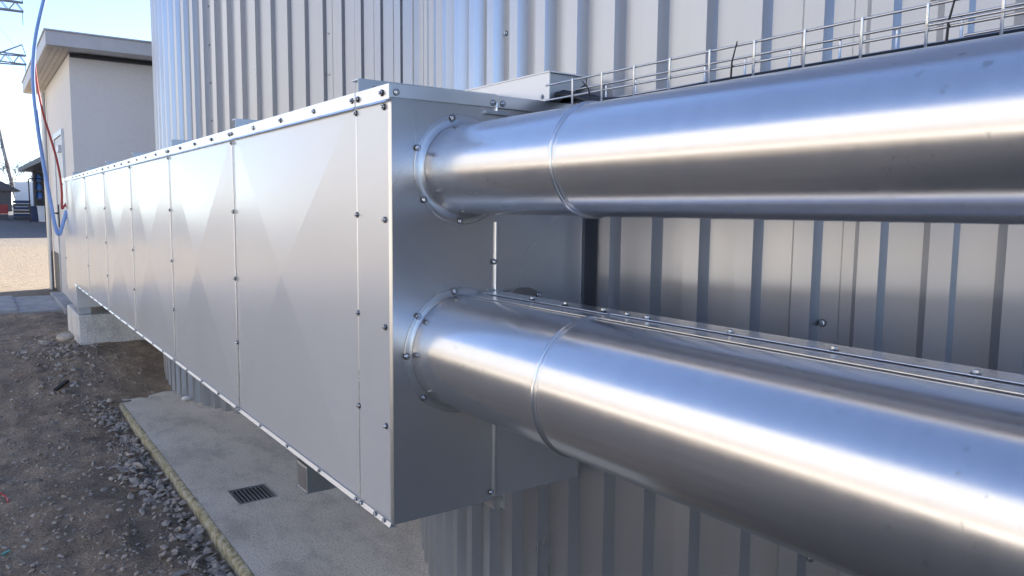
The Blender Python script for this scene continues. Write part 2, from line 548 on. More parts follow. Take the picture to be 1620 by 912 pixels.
# closing skins: back, bottom, far top lid
b = MB(); b.box((CX1 - .004, CY0 + .02, CZ0), (CX1, SE[2], CZ1)); b.build('back_panel', 'panel', cas)
b = MB(); b.box((CX2 - .004, SE[2] + .004, CZ0), (CX2, 9.38, CZ1)); b.build('back_panel', 'panel', cas)
b = MB(); b.box((CX2 - .004, SE[2], CZ0 + .01), (CX1, SE[2] + .003, CZ1)); b.build('back_panel', 'panel', cas)
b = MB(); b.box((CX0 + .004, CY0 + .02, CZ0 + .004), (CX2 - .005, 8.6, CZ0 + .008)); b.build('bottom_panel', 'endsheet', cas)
# lids per bay with turned-down flange
ys = [CY0 - .006] + SE
for i in range(len(ys) - 1):
    b = MB(); a, c = ys[i] + (.001 if i else 0), ys[i + 1] - .001
    xo = CX0 - .006 - 0.0015 * (i % 2)
    xr = (CX1 if i < 3 else CX2) + .006
    b.box((xo, a, CZ1), (xr, c, CZ1 + .004))
    b.box((xo, a, CZ1 - .030), (xo + .0035, c, CZ1))
    b.add([(xo, a, CZ1 - .030), (xo - .004, a, CZ1 - .036), (xo - .004, c, CZ1 - .036), (xo, c, CZ1 - .030)], [(0, 3, 2, 1)])
    if i == 0:
        b.box((xo + .0036, a - .0005, CZ1 - .026), (CX1 + .006, a + .003, CZ1))
    b.build('lid', 'trim', cas)
# bottom flange strips
for i in range(len(ys) - 1):
    b = MB(); a, c = ys[i] + .0025, ys[i + 1]
    b.add([(CX0 - .0065, a, CZ0 + .008), (CX0 - .0065, c, CZ0 + .008), (CX0 - .011, a, CZ0 - .003), (CX0 - .011, c, CZ0 - .003), (CX0 + .01, a, CZ0 - .006), (CX0 + .01, c, CZ0 - .006)],
          [(0, 1, 3, 2), (2, 3, 5, 4)])
    b.build('bottom_flange', 'panel', cas)
# vertical joint beads
for y in SE[:-1]:
    b = MB(); b.tube([(CX0 - .0035, y, CZ0 + .006), (CX0 - .0035, y, CZ1 - .036)], .0019, 8)
    b.build('joint_bead', 'trim', cas)
for z0, z1 in ((1.392, 1.57), (0.845, 1.09), (1.84, 1.868)):
    b = MB(); b.tube([(1.094, CY0 - .003, z0), (1.094, CY0 - .003, z1)], .0042, 10)
    b.build('joint_bead', 'trim', cas)
# screws on the casing
def yspan(a, c, n):
    return [a + (c - a) * k / n for k in range(1, n)]
for i in range(len(SE) - 1):
    for y in yspan(SE[i], SE[i + 1], 4) + [SE[i] - .016, SE[i] + .016]:
        screw(cas, (CX0 - .0075, y, CZ1 - .014), NX)
        screw(cas, (CX0 - .0095, y, CZ0 + .004), (-1, 0, -.3), .85)
    for z in (1.837, 1.585, 1.335, 1.092):
        screw(cas, (CX0 - .005, SE[i], z), NX)
for y in (CY0 + .03,):
    screw(cas, (CX0 - .0075, y, CZ1 - .014), NX)
    screw(cas, (CX0 - .0095, y, CZ0 + .004), (-1, 0, -.3), .85); screw(cas, (CX0 - .0095, y + .05, CZ0 + .004), (-1, 0, -.3), .85)
for z in (1.837, 1.575, 1.318, 1.075):
    screw(cas, (CX0 - .0045, CY0 + .026, z), NX)
for x, z in ((.812, 1.868), (1.081, 1.868), (1.111, 1.868)):
    screw(cas, (x, CY0 - .0072, z), NY)
for x, z in ((1.088, 1.468), (1.082, 1.052), (1.082, 0.858)):
    screw(cas, (x, CY0 - .0065, z), NY)
# clip plates between the pipes and under the end
b = MB(); b.box((1.07, CY0 - .006, 1.384), (1.118, CY0 - .0015, 1.398)); b.build('clip_plate', 'galv', cas, .001)
b = MB(); b.box((1.055, CY0 - .010, 1.839), (1.13, CY0 - .0015, 1.848)); b.build('clip_plate', 'galv', cas, .001)
b = MB(); b.box((1.096, CY0 + .002, 0.806), (1.100, CY0 + .05, 0.832)); b.bar((1.1, CY0 + .01, .829), (1.128, CY0 + .01, .806), .004, .02); b.box((1.127, CY0 - .006, 0.80), (1.131, CY0 + .025, 0.838))
b.build('hook_bracket', 'trim', cas)
# end section stepping down at the far end
b = MB(); b.box((CX0 + .001, 8.55, 0.6), (CX2, 9.38, CZ1 - .004)); b.build('end_section', 'panel', cas, .004)
b = MB(); b.box((CX0 - .006, 8.542, CZ1 - .03), (CX2 + .006, 9.39, CZ1 + .004)); b.build('lid', 'trim', cas)
for z in (1.83, 1.45, 1.05, .75):
    screw(cas, (CX0 - .001, 9.34, z), NX)
# channels lying across the lid
for y in SE:
    b = MB(); yy = y + .05
    b.box((CX0 + .025, yy, CZ1 + .0045), (CX2 - .02, yy + .004, CZ1 + .050))
    b.box((CX0 + .025, yy + .004, CZ1 + .046), (CX2 - .02, yy + .045, CZ1 + .050))
    b.box((CX0 + .025, yy + .004, CZ1 + .0045), (CX2 - .02, yy + .045, CZ1 + .0085))
    o = b.build('cross_channel', 'galv', cas)
    screw(cas, (CX0 + .07, yy - .001, CZ1 + .026), NY)

# support channel under the casing near the drain, and far support legs
t = thing('support_channel', (1.1, 2.3, 0.70), 'short grey steel channel under the casing above the drain grate', 'bracket')
b = MB()
x0, x1, a, c, z0, z1, th = .818, 1.44, 2.258, 2.356, .702, .790, .006
b.box((x0, a, z0), (x1, a + th, z1)); b.box((x0, c - th, z0), (x1, c, z1))
b.box((x0 + .0005, a + th, z0 + .0005), (x1, c - th, z0 + th)); b.box((x0 + .0005, a + th, z1 - th), (x1, c - th, z1 - .0005))
b.box((x0 + .001, a + th, z0 + th), (x0 + .005, c - th, z1 - th))
b.build('channel', 'galv', t, .002)
b = MB(); b.box((.86, a + .01, z1), (1.36, c - .01, .8325)); b.build('packing_plate', 'galv', t)

t = thing('steel_trestle', (.87, 8.6, .53), 'grey steel leg and cross beam carrying the far casing end on its plinth', 'support')
b = MB(); b.box((.812, 8.56, .53), (.925, 8.66, .829)); b.build('leg', 'galv', t, .004)
b = MB(); b.box((1.265, 8.56, .53), (1.378, 8.66, .829)); b.build('leg', 'galv', t, .004)
b = MB(); b.box((.926, 8.57, .70), (1.264, 8.65, .80)); b.build('cross_beam', 'galv', t)

b = MB(); b.box((.80, 8.48, -.1), (1.72, 9.55, .528))
single(b, 'concrete_plinth', 'plinth', (1.2, 9.0, 0), 'pale concrete block under the far end of the casing', 'plinth', None, .012)

# ------------------------------------------------------------------ pipes
def cyl(b, cx, cz, r, ya, yb, seg=128, rows=1, mi=0):
    vs = []
    for j in range(rows + 1):
        y = ya + (yb - ya) * j / rows
        for k in range(seg):
            a = 2 * math.pi * k / seg
            vs.append((cx + r * math.cos(a), y, cz + r * math.sin(a)))
    fs = [(j * seg + k, j * seg + (k + 1) % seg, (j + 1) * seg + (k + 1) % seg, (j + 1) * seg + k) for j in range(rows) for k in range(seg)]
    return b.add(vs, fs, mi, True)
def circle(cx, cz, r, y, n=96):
    return [(cx + r * math.cos(2 * math.pi * k / n), y, cz + r * math.sin(2 * math.pi * k / n)) for k in range(n)]
def pipe(name, cx, cz, r, rc, label, lap_z, scr_pts):
    t = thing(name, (cx, 1.6, cz), label, 'pipe')
    joints = [CY0 - .004, 1.126, -0.30, -1.9]
    for i in range(3):
        b = MB(); rr = r + 0.0012 * (i % 2)
        cyl(b, cx, cz, rr, joints[i], joints[i + 1] - .012)
        b.build('jacket_section', 'pipe', t)
    for y in joints[1:3]:
        b = MB(); b.tube(circle(cx, cz, r + .0014, y), .0042, 10, closed=True)
        b.build('joint_bead', 'pipe', t)
        b = MB(); b.tube(circle(cx, cz, r + .0010, y - .012), .0016, 8, closed=True)
        b.build('jacket_rim', 'pipe', t)
    # collar rosette on the end sheet
    b = MB(); n = 96
    prof = [(r + .0005, -.0065), (r + .002, -.006), (r + .003, -.0042), (rc - .009, -.0042), (rc - .006, -.0042), (rc - .0055, -.001)]
    vs = []
    for pr_, py in prof:
        vs += circle(cx, cz, pr_, CY0 + py, n)
    b.add(vs, [(j * n + k, (j + 1) * n + k, (j + 1) * n + (k + 1) % n, j * n + (k + 1) % n) for j in range(len(prof) - 1) for k in range(n)], 0, True)
    b.build('collar', 'endsheet', t)
    for (x, z) in scr_pts:
        screw(t, (x, CY0 - .006, z), NY)
    return t
CU = (0.993, 1.698); CL = (0.990, 1.248)
up = pipe('insulated_pipe', CU[0], CU[1], .108, .140, 'upper shiny metal clad pipe below the wire cable tray', 0,
          [(.963, 1.822), (.868, 1.745), (.885, 1.623), (.985, 1.572), (1.104, 1.605)])
lo = pipe('insulated_pipe', CL[0], CL[1], .1395, .164, 'lower shiny metal clad pipe with a screwed seam along its top', 0,
          [(.970, 1.399), (.868, 1.343), (.836, 1.248), (.882, 1.140), (1.096, 1.368)])
# flat lap seams
def lap(t, xa, xm, xb, z, sgn, joints, ys_):
    for i, (ya, yb) in enumerate(joints):
        b = MB(); dz = 0.0015 * (i % 2) * sgn
        b.box((xa, yb, min(z, z + .0012 * sgn) + dz), (xb, ya, max(z, z + .0012 * sgn) + dz))
        b.build('lap_flange', 'pipe', t)
        b = MB()
        b.box((xm, yb + .002, min(z + .0025 * sgn, z + .0045 * sgn) + dz), (xb - .004, ya - .001, max(z + .0025 * sgn, z + .0045 * sgn) + dz))
        b.build('lap_strip', 'pipe', t, .001)
    for y in ys_:
        screw(t, (xm + .012, y, z + .0053 * sgn), (0, 0, sgn), .95)
lap(lo, CL[0] + .004, 1.040, 1.102, CL[1] + .1411, 1, [(1.600, 1.128), (1.124, -0.3)],
    [1.40, 1.28, 1.155, 1.085, 1.03, .832, .64, .44, .24])
screw(up, (1.03, 1.085, CU[1] - .103), (.35, 0, -1), 1.0)
b = MB(); b.add([(1.12, CY0 - .004, 1.385), (1.16, CY0 - .008, 1.397), (1.20, CY0 - .009, 1.397), (1.235, CY0 - .006, 1.382), (1.12, CY0 - .004, 1.372), (1.235, CY0 - .004, 1.371)],
                  [(0, 4, 1), (1, 4, 5, 2), (2, 5, 3)])
b.build('collar_tab', 'trim', lo)
screw(lo, (1.233, CY0 - .006, 1.374), NY)

# ------------------------------------------------------------------ cable box and tray
t = thing('cable_box', (1.32, 1.6, 1.887), 'pale sheet metal cable box on the casing lid, open towards the tray', 'cable box')
b = MB()
b.box((1.250, 1.600, 1.8875), (1.2535, 2.20, 1.960)); b.build('side_sheet', 'panel', t)
b = MB(); b.box((1.3835, 1.600, 1.8875), (1.387, 2.20, 1.960)); b.build('side_sheet', 'panel', t)
b = MB(); b.box((1.2470, 1.597, 1.9602), (1.390, 2.21, 1.9635)); b.build('cover', 'panel', t)
b = MB()
b.add([(1.256, 1.606, 1.91), (1.381, 1.606, 1.945), (1.381, 1.606, 1.9595), (1.256, 1.606, 1.9595), (1.256, 1.606, 1.889), (1.29, 1.606, 1.889)],
      [(4, 5, 0), (0, 5, 1), (0, 1, 2, 3)])
b.build('end_sheet', 'galv', t)
b = MB(); b.box((1.256, 2.17, 1.888), (1.3815, 2.19, 1.959)); b.build('end_sheet', 'galv', t)
for x, y in ((1.27, 1.63), (1.36, 1.63)):
    screw(t, (x, y, 1.9638), (0, 0, 1), .9)
screw(t, (1.2495, 1.63, 1.90), NX, .8)
# black cable bundle coming out of the box into the tray
t = thing('cable_bundle', (1.3, 1.6, 1.86), 'black cables leaving the pale box into the wire tray', 'cable')
for k in range(5):
    b = MB()
    x = 1.28 + .018 * k
    b.tube([(x, 1.75, 1.905), (x, 1.60, 1.905 + .006 * (k % 2)), (x - .002, 1.54, 1.897), (x - .01, 1.46, 1.872), (x - .025, 1.32, 1.858), (1.235 + .015 * k, 1.0, 1.857), (1.235 + .015 * k, -.5, 1.857)], .0085, 8)
    b.build('cable', 'black', t)

t = thing('cable_tray', (1.25, .8, 1.86), 'wire basket cable tray running above the upper pipe', 'cable tray')
TA, TB = 1.55, -.6
xn, xf = 1.20, 1.30
for (x, z) in ((xn, 1.914), (xn, 1.877), (xf, 1.914), (xf, 1.877), (1.215, 1.850), (1.25, 1.850), (1.285, 1.850)):
    b = MB()
    b.tube([(x, TA, z), (x, .4, z + .0015), (x, TB, z)], .0024, 8); b.build('long_wire', 'wire', t)
# overlapping second length of tray
for (x, z) in ((xn - .006, 1.9205), (xn - .006, 1.884), (xf + .006, 1.884)):
    b = MB(); b.tube([(x, .60, z), (x, TB, z + .004)], .0024, 8); b.build('long_wire', 'wire', t)
y = 1.44
k = 0
while y > TB:
    b = MB()
    b.tube([(xn - .0045, y, 1.9165), (xn - .0045, y, 1.853), (xn + .004, y, 1.8455), (xf - .004, y, 1.8455), (xf + .0045, y, 1.853), (xf + .0045, y, 1.9165)], .0025, 8)
    b.build('cross_wire', 'wire', t)
    y -= .1045; k += 1
for (x, y, lean, top_) in ((1.197, 1.375, .03, 1.905), (1.197, .97, -.012, 1.922), (1.197, .575, -.012, 1.93)):
    b = MB(); b.tube([(x, y, 1.846), (x - .001, y + lean * .2, 1.885), (x, y + lean, top_)], [.0022, .0018, .0012], 6); b.build('cable_tie', 'black', t)

# ------------------------------------------------------------------ drain grate
t = thing('drain_grate', (1.21, 4.2, 0), 'dark metal drain grate set in the concrete slab', 'drain')
a0, a1, b0, b1 = 1.10, 1.31, 4.08, 4.32
b = MB()
b.box((a0, b0, -.03), (a0 + .010, b1, .003)); b.box((a1 - .010, b0, -.03), (a1, b1, .003))
b.box((a0 + .012, b0, -.03), (a1 - .010, b0 + .010, .0028)); b.box((a0 + .012, b1 - .010, -.03), (a1 - .010, b1, .0028))
b.build('frame', 'galv', t)
b = MB(); b.box((a0 + .001, b0 + .001, -.14), (a1 - .001, b1 - .001, -.12)); b.build('pit', 'black', t)
for k in range(9):
    x = a0 + .02 + k * (a1 - a0 - .04) / 8
    b = MB(); b.box((x - .0025, b0 + .012, -.025), (x + .0025, b1 - .012, .0015)); b.build('bar', 'galv', t)
for k in range(9):
    y = b0 + .022 + k * (b1 - b0 - .044) / 8
    b = MB(); b.box((a0 + .012, y - .0025, -.022), (a1 - .012, y + .0025, -.006)); b.build('cross_bar', 'darkgrey', t)

# ------------------------------------------------------------------ small building
t = thing('small_building', (4, 12, 0), 'small white rendered building with flat overhanging roof', 'building')
BX, BY0, BY1, BH = 1.02, 10.46, 14.1, 3.377
b = MB(); b.box((BX, BY0, .90), (8.0, BY1, BH)); wall = b.build('wall', 'render', t)
b = MB(); b.box((BX + .015, BY0 + .015, -.3), (7.98, BY1 - .015, .90)); b.build('wall_base', 'plinthpaint', t)
b = MB(); b.box((.765, 10.07, BH + .01), (8.3, 14.62, BH + .165)); roof = b.build('roof', 'fascia', t, .006)
b = MB(); b.box((.752, 10.055, BH + .166), (8.32, 14.64, BH + .182)); b.build('roof_edge', 'fascia', roof)
x = .785
while x < BX - .02:
    b = MB(); b.box((x, 10.12, BH), (x + .052, 14.57, BH + .0095)); b.build('soffit_board', 'soffit', roof); x += .056
b = MB(); b.box((BX + .01, 10.39, BH - .04), (8.0, 10.456, BH - .001)); b.build('eaves_shade_strip', 'black', t)  # black strip standing in for the shade line under the roof edge
d0, d1, dz = 11.5, 12.55, 2.52
d = MB(); d.box((BX - .017, d0, .3), (BX + .02, d1, dz)); door = d.build('door', 'door', t, .004)
for a, c in ((d0 - .07, d0 - .004), (d1 + .004, d1 + .07)):
    b = MB(); b.box((BX - .03, a, .3), (BX + .01, c, dz + .07)); b.build('door_frame', 'galv', door)
b = MB(); b.box((BX - .032, d0 - .08, dz + .004), (BX + .01, d1 + .08, dz + .072)); b.build('door_frame', 'galv', door)
b = MB(); b.box((BX - .065, d0 + .06, dz - .22), (BX - .018, d0 + .26, dz - .13)); b.build('door_closer', 'galv', door, .005)
b = MB(); b.box((BX - .03, d1 - .18, 1.30), (BX - .018, d1 - .13, 1.62)); b.bar((BX - .055, d1 - .155, 1.50), (BX - .055, d1 - .03, 1.50), .022); b.bar((BX - .02, d1 - .155, 1.5), (BX - .066, d1 - .155, 1.5), .022)
b.build('door_handle', 'black', door)
b = MB(); b.tube([(BX - .05, 13.8, .3), (BX - .05, 13.8, BH - .05)], .035, 12); b.build('downpipe', 'galv', t)

# ------------------------------------------------------------------ hoses
def smooth_path(p, n=6):
    p = [Vector(q) for q in p]; out = []
    for i in range(len(p) - 1):
        p0, p1, p2, p3 = p[max(i - 1, 0)], p[i], p[i + 1], p[min(i + 2, len(p) - 1)]
        for k in range(n):
            u = k / n
            out.append(0.5 * ((2 * p1) + (p2 - p0) * u + (2 * p0 - 5 * p1 + 4 * p2 - p3) * u * u + (3 * p1 - p0 - 3 * p2 + p3) * u ** 3))
    out.append(p[-1]); return out
bl = [(2.3, 8.75, 5.26), (1.75, 8.9, 5.3), (1.2, 9.05, 4.9), (.86, 9.1, 4.25), (.698, 9.1, 3.648), (.61, 9.1, 3.268), (.572, 9.1, 2.955), (.57, 9.1, 2.708), (.586, 9.1, 2.398), (.607, 9.1, 2.147),
      (.634, 9.1, 1.895), (.662, 9.1, 1.653), (.686, 9.1, 1.446), (.706, 9.1, 1.335), (.728, 9.1, 1.312), (.75, 9.1, 1.37), (.803, 9.1, 1.557)]
b = MB(); b.tube(smooth_path(bl), .0185, 12)
single(b, 'hose', 'blue', (.73, 9.1, 1.3), 'thick blue hose hanging in a loop beside the casing end', 'hose')
rd = [(2.35, 8.8, 5.25), (1.8, 8.95, 5.27), (1.24, 9.1, 4.9), (.88, 9.15, 4.25), (.712, 9.15, 3.661), (.634, 9.15, 3.372), (.594, 9.15, 3.119), (.598, 9.15, 2.903), (.615, 9.15, 2.718), (.649, 9.15, 2.501), (.695, 9.15, 2.301),
      (.738, 9.15, 2.093), (.764, 9.15, 1.901), (.772, 9.15, 1.739), (.766, 9.15, 1.60), (.772, 9.15, 1.575), (.808, 9.15, 1.629)]
b = MB(); b.tube(smooth_path(rd), .011, 10)
single(b, 'hose', 'red', (.77, 9.15, 1.57), 'thin red hose hanging down to the casing end', 'hose')

# ------------------------------------------------------------------ stones and rubble
def ico():
    t_ = (1 + 5 ** .5) / 2
    v = [Vector(p).normalized() for p in [(-1, t_, 0), (1, t_, 0), (-1, -t_, 0), (1, -t_, 0), (0, -1, t_), (0, 1, t_), (0, -1, -t_), (0, 1, -t_), (t_, 0, -1), (t_, 0, 1), (-t_, 0, -1), (-t_, 0, 1)]]
    f = [(0, 11, 5), (0, 5, 1), (0, 1, 7), (0, 7, 10), (0, 10, 11), (1, 5, 9), (5, 11, 4), (11, 10, 2), (10, 7, 6), (7, 1, 8), (3, 9, 4), (3, 4, 2), (3, 2, 6), (3, 6, 8), (3, 8, 9), (4, 9, 5), (2, 4, 11), (6, 2, 10), (8, 6, 7), (9, 8, 1)]
    return v, f
IV, IF = ico()
def stone(b, p, r, flat=0.6, jit=0.3, tilt=0.5):
    q = Matrix.Rotation(random.uniform(0, 6.28), 3, 'Z') @ Matrix.Rotation(random.uniform(-tilt, tilt), 3, 'X') @ Matrix.Rotation(random.uniform(-tilt, tilt), 3, 'Y')
    sx, sy, sz = r * random.uniform(.7, 1.4), r * random.uniform(.6, 1.1), r * flat * random.uniform(.6, 1.2)
    vs = []
    for v in IV:
        w = v * (1 + random.uniform(-jit, jit))
        vs.append(q @ Vector((w.x * sx, w.y * sy, w.z * sz)) + Vector(p))
    b.add(vs, IF)
b = MB()
for k in range(6500):
    y = 2.6 + 8.0 * random.random() ** 1.3
    x = random.uniform(-.25, .86) + .0
    if y > 7: x = random.uniform(-.2, 1.2)
    if y > 6.6 and x > .8 and y > 8.4: continue
    r = .004 + .014 * random.random() ** 4
    stone(b, (x, y, gz(x, y) + r * .1), r)
struct_o = b.build('gravel', 'pebble'); tag(struct_o, 'small pebbles scattered over the dark mud', 'gravel', kind='stuff')
b = MB()
for k in range(1150):
    y = random.uniform(2.7, 6.9)
    w = abs(random.gauss(0, .10 + .05 * noise.noise((y * 1.1, 8, 2))))
    dens = .55 + .45 * noise.noise((y * 1.7, 3, 1))
    if random.random() > dens + .35: continue
    x = .875 - w
    r = .007 + .020 * random.random() ** 2.2
    stone(b, (x, y, gz(x, y) + r * .35 + .01 * random.random()), r, random.choice((.25, .35, .7)), .35, .7)
for k in range(300):
    y = random.gauss(8.15, .5); x = .60 + random.gauss(0, .16)
    r = .008 + .026 * random.random() ** 2.2
    if x > .79 and y > 8.45: continue
    stone(b, (x, y, gz(x, y) + r * .4), r, .6, .35, .7)
rub = b.build('rubble', 'rubble'); tag(rub, 'broken stone chips and rubble along the slab edge', 'rubble', kind='stuff')

def big_stone(p, r, label, mat='stone', flat=.7):
    b = MB(); stone(b, p, r, flat, .26, .35)
    o = single(b, 'stone', mat, p, label, 'stone')
    s = o.modifiers.new('sub', 'SUBSURF'); s.levels = 1; s.render_levels = 1
    return o
big_stone((.70, 8.55, gz(.70, 8.55) + .10), .105, 'largest pale stone lying against the concrete plinth', flat=.75)
big_stone((.735, 4.72, gz(.735, 4.72) + .012), .034, 'flat grey stone in the rubble beside the slab edge', 'rubble')
big_stone((.60, 4.95, gz(.6, 4.95) + .012), .022, 'small round pale stone on the mud left of the rubble')
big_stone((1.375, 6.60, .022), .035, 'small whitish lump at the foot of the far tank', 'white')
b = MB(); z = gz(.53, 7.3); b.bar((.49, 7.2, z + .02), (.60, 7.45, z + .035), .03, .02)
single(b, 'stick', 'wood', (.53, 7.3, z), 'short dark piece of wood lying on the mud', 'wood')
b = MB(); b.tube(smooth_path([(-.03, 4.93, gz(0, 4.93) + .012), (.03, 4.99, gz(.03, 4.99) + .02), (.075, 4.95, gz(.07, 4.95) + .02), (.08, 4.85, gz(.08, 4.85) + .01)]), .005, 8)
single(b, 'wire_offcut', 'red', (.04, 4.93, gz(.04, 4.93)), 'curled red wire offcut lying on the mud', 'wire')
b = MB(); z = gz(.045, 4.2); b.bar((.035, 4.2, z + .008), (.065, 4.22, z + .012), .01, .006)
single(b, 'plastic_scrap', 'teal', (.045, 4.2, z), 'tiny teal plastic scrap on the mud', 'litter')

# ------------------------------------------------------------------ long white hall across the yard (seen mirrored in the pipes)
hx, hz = -16.0, 11.2
t = thing('factory_hall', (hx - 8, 20, 0), 'long white factory hall across the yard, mirrored in the pipes', 'building')
b = MB(); b.box((hx - 16, -24, 3.6), (hx, 62, hz)); b.build('wall', 'hall', t)
b = MB(); b.box((hx - 15.98, -23.98, .9), (hx - .02, 61.98, 3.6)); b.build('lower_wall', 'brown', t)
b = MB(); b.box((hx - 15.95, -23.95, -.5), (hx - .05, 61.95, .9)); b.build('wall_base', 'plinth', t)
b = MB(); b.box((hx - 16.2, -24.2, hz), (hx + .2, 62.2, hz + .25)); b.build('roof', 'fascia', t)
y = -22.0
while y < 61:
    b = MB(); b.box((hx, y, .9), (hx + .06, y + .12, hz)); b.build('wall_joint', 'hall', t); y += 6.0
# ------------------------------------------------------------------ background
G = lambda x, y: gz(x, y)
t = thing('shelter', (4, 35, 1.2), 'open shelter with dark flat roof behind the white building', 'shelter')
b = MB()
b.add([(2.16, 30, 3.17), (8, 30, 3.17), (8, 41, 3.12), (1.83, 41, 3.12), (2.16, 30, 3.36), (8, 30, 3.36), (8, 41, 3.30), (1.83, 41, 3.30)],
      [(0, 3, 2, 1), (4, 5, 6, 7), (0, 1, 5, 4), (1, 2, 6, 5), (2, 3, 7, 6), (3, 0, 4, 7)])
b.build('roof', 'darkgrey', t)
for x, y in ((2.45, 31), (2.35, 40), (7.6, 31), (7.6, 40)):
    b = MB(); b.box((x - .06, y - .06, .6), (x + .06, y + .06, 3.13)); b.build('post', 'darkgrey', t)
b = MB(); b.box((2.3, 40.2, .6), (8, 40.3, 3.1)); b.build('back_wall', 'darkgrey', t)
t = thing('storage_rack', (2.6, 37, 1.2), 'rack of blue plastic canisters under the dark shelter roof', 'rack')
for z in (1.9, 2.25, 2.6):
    b = MB(); b.box((2.15, 37.0, z - .04), (3.4, 37.6, z)); b.build('shelf', 'darkgrey', t)
for x in (2.13, 3.4):
    b = MB(); b.box((x, 37.0, 1.0), (x + .05, 37.6, 2.95)); b.build('upright', 'darkgrey', t)
i = 0
for z in (1.901, 2.251, 2.601):
    for k in range(4):
        b = MB(); x = 2.22 + k * .28
        b.tube([(x + .1, 37.25, z), (x + .1, 37.25, z + .2), (x + .1, 37.25, z + .26), (x + .1, 37.25, z + .3)], [.11, .11, .05, .04], 10)
        row = {1.901: 'bottom', 2.251: 'middle', 2.601: 'top'}[z]
        single(b, 'canister', 'jug', (x + .1, 37.25, z), 'blue canister in the %s row of the rack, %s from the left' % (row, ('first', 'second', 'third', 'fourth')[k]), 'canister', 'blue canisters on the rack')
def bin_(x, y, m, label, w=.33, h=.52, d=.3):
    z = G(x, y)
    t = thing('wheelie_bin', (x, y, z), label, 'bin')
    b = MB(); s = .8
    lo_ = [(x - w / 2 * s, y - d / 2 * s, z), (x + w / 2 * s, y - d / 2 * s, z), (x + w / 2 * s, y + d / 2 * s, z), (x - w / 2 * s, y + d / 2 * s, z)]
    hi_ = [(x - w / 2, y - d / 2, z + h), (x + w / 2, y - d / 2, z + h), (x + w / 2, y + d / 2, z + h), (x - w / 2, y + d / 2, z + h)]
    b.add(lo_ + hi_, [(0, 3, 2, 1), (4, 5, 6, 7), (0, 1, 5, 4), (1, 2, 6, 5), (2, 3, 7, 6), (3, 0, 4, 7)]); b.build('body', m, t, .01)
    b = MB(); b.box((x - w / 2 - .02, y - d / 2 - .03, z + h), (x + w / 2 + .02, y + d / 2 + .02, z + h + .04)); b.build('lid', m, t, .01)
bin_(2.28, 35.0, 'white', 'white plastic bin in front of the shelter', .36, .58)
bin_(2.0, 35.3, 'navy', 'dark blue bin left of the white bin', .32, .56)
t = thing('pallet_stack', (1.7, 36.5, 1.1), 'dark stack of pallets left of the bins', 'pallets')
for k in range(6):
    b = MB(); z = G(1.65, 36.5) + k * .13
    for q in range(3): b.box((1.38, 36.2 + q * .3, z), (1.95, 36.3 + q * .3, z + .08))
    b.box((1.36, 36.19, z + .081), (1.97, 36.95, z + .11)); b.build('pallet', 'navy' if k % 2 else 'darkgrey', t)
for k in range(5):
    z = G(1.0, 36) + k * .125
    b = MB()
    for (l, h_) in (((.68, 36, 0), (1.18, 36.03, .11)), ((.68, 36.47, 0), (1.18, 36.5, .11)), ((.68, 36.031, 0), (.71, 36.469, .11)), ((1.15, 36.031, 0), (1.18, 36.469, .11)), ((.711, 36.031, 0), (1.149, 36.469, .02))):
        b.box((l[0], l[1], l[2] + z), (h_[0], h_[1], h_[2] + z))
    single(b, 'crate', 'crate' if k > 1 else 'darkgrey', (.93, 36.25, z), ('lowest dark crate of the stack at the yard edge', 'second lowest dark crate of the stack at the yard edge', 'lowest red crate in the stack at the yard edge', 'middle red crate in the stack at the yard edge', 'topmost red crate in the stack at the yard edge')[k], 'crate', 'crates stacked at the yard edge')
t = thing('dark_shed', (.5, 46, 1.2), 'dark shed with a sloping roof at the far yard edge', 'shed')
b = MB(); b.box((-3.5, 44, .8), (1.60, 48, 2.35)); b.build('wall', 'darkgrey', t)
b = MB(); b.add([(-3.6, 43.8, 3.05), (.7, 43.8, 3.05), (2.0, 43.8, 2.30), (2.0, 48.2, 2.30), (.7, 48.2, 3.05), (-3.6, 48.2, 3.05), (-3.6, 43.8, 2.32), (-3.6, 48.2, 2.32)],
                  [(0, 6, 2, 1), (1, 2, 3, 4), (0, 1, 4, 5), (5, 4, 3, 7), (6, 7, 3, 2), (0, 5, 7, 6)]); b.build('roof', 'darkgrey', t)
b = MB(); b.box((2.0, 50, .9), (9, 50.4, 2.9))
single(b, 'boundary_wall', 'render', (5, 50, .9), 'pale low wall behind the shelter', 'wall')
# frame of a gate / loading hoop
b = MB(); z = G(1.9, 34); b.tube([(1.83, 34.5, z), (1.83, 34.5, 2.6), (1.86, 34.5, 2.63), (2.3, 34.5, 2.63), (2.33, 34.5, 2.6), (2.33, 34.5, z)], .022, 8)
single(b, 'metal_hoop', 'black', (2.0, 34.5, z), 'black tubular hoop barrier in front of the shelter', 'barrier')

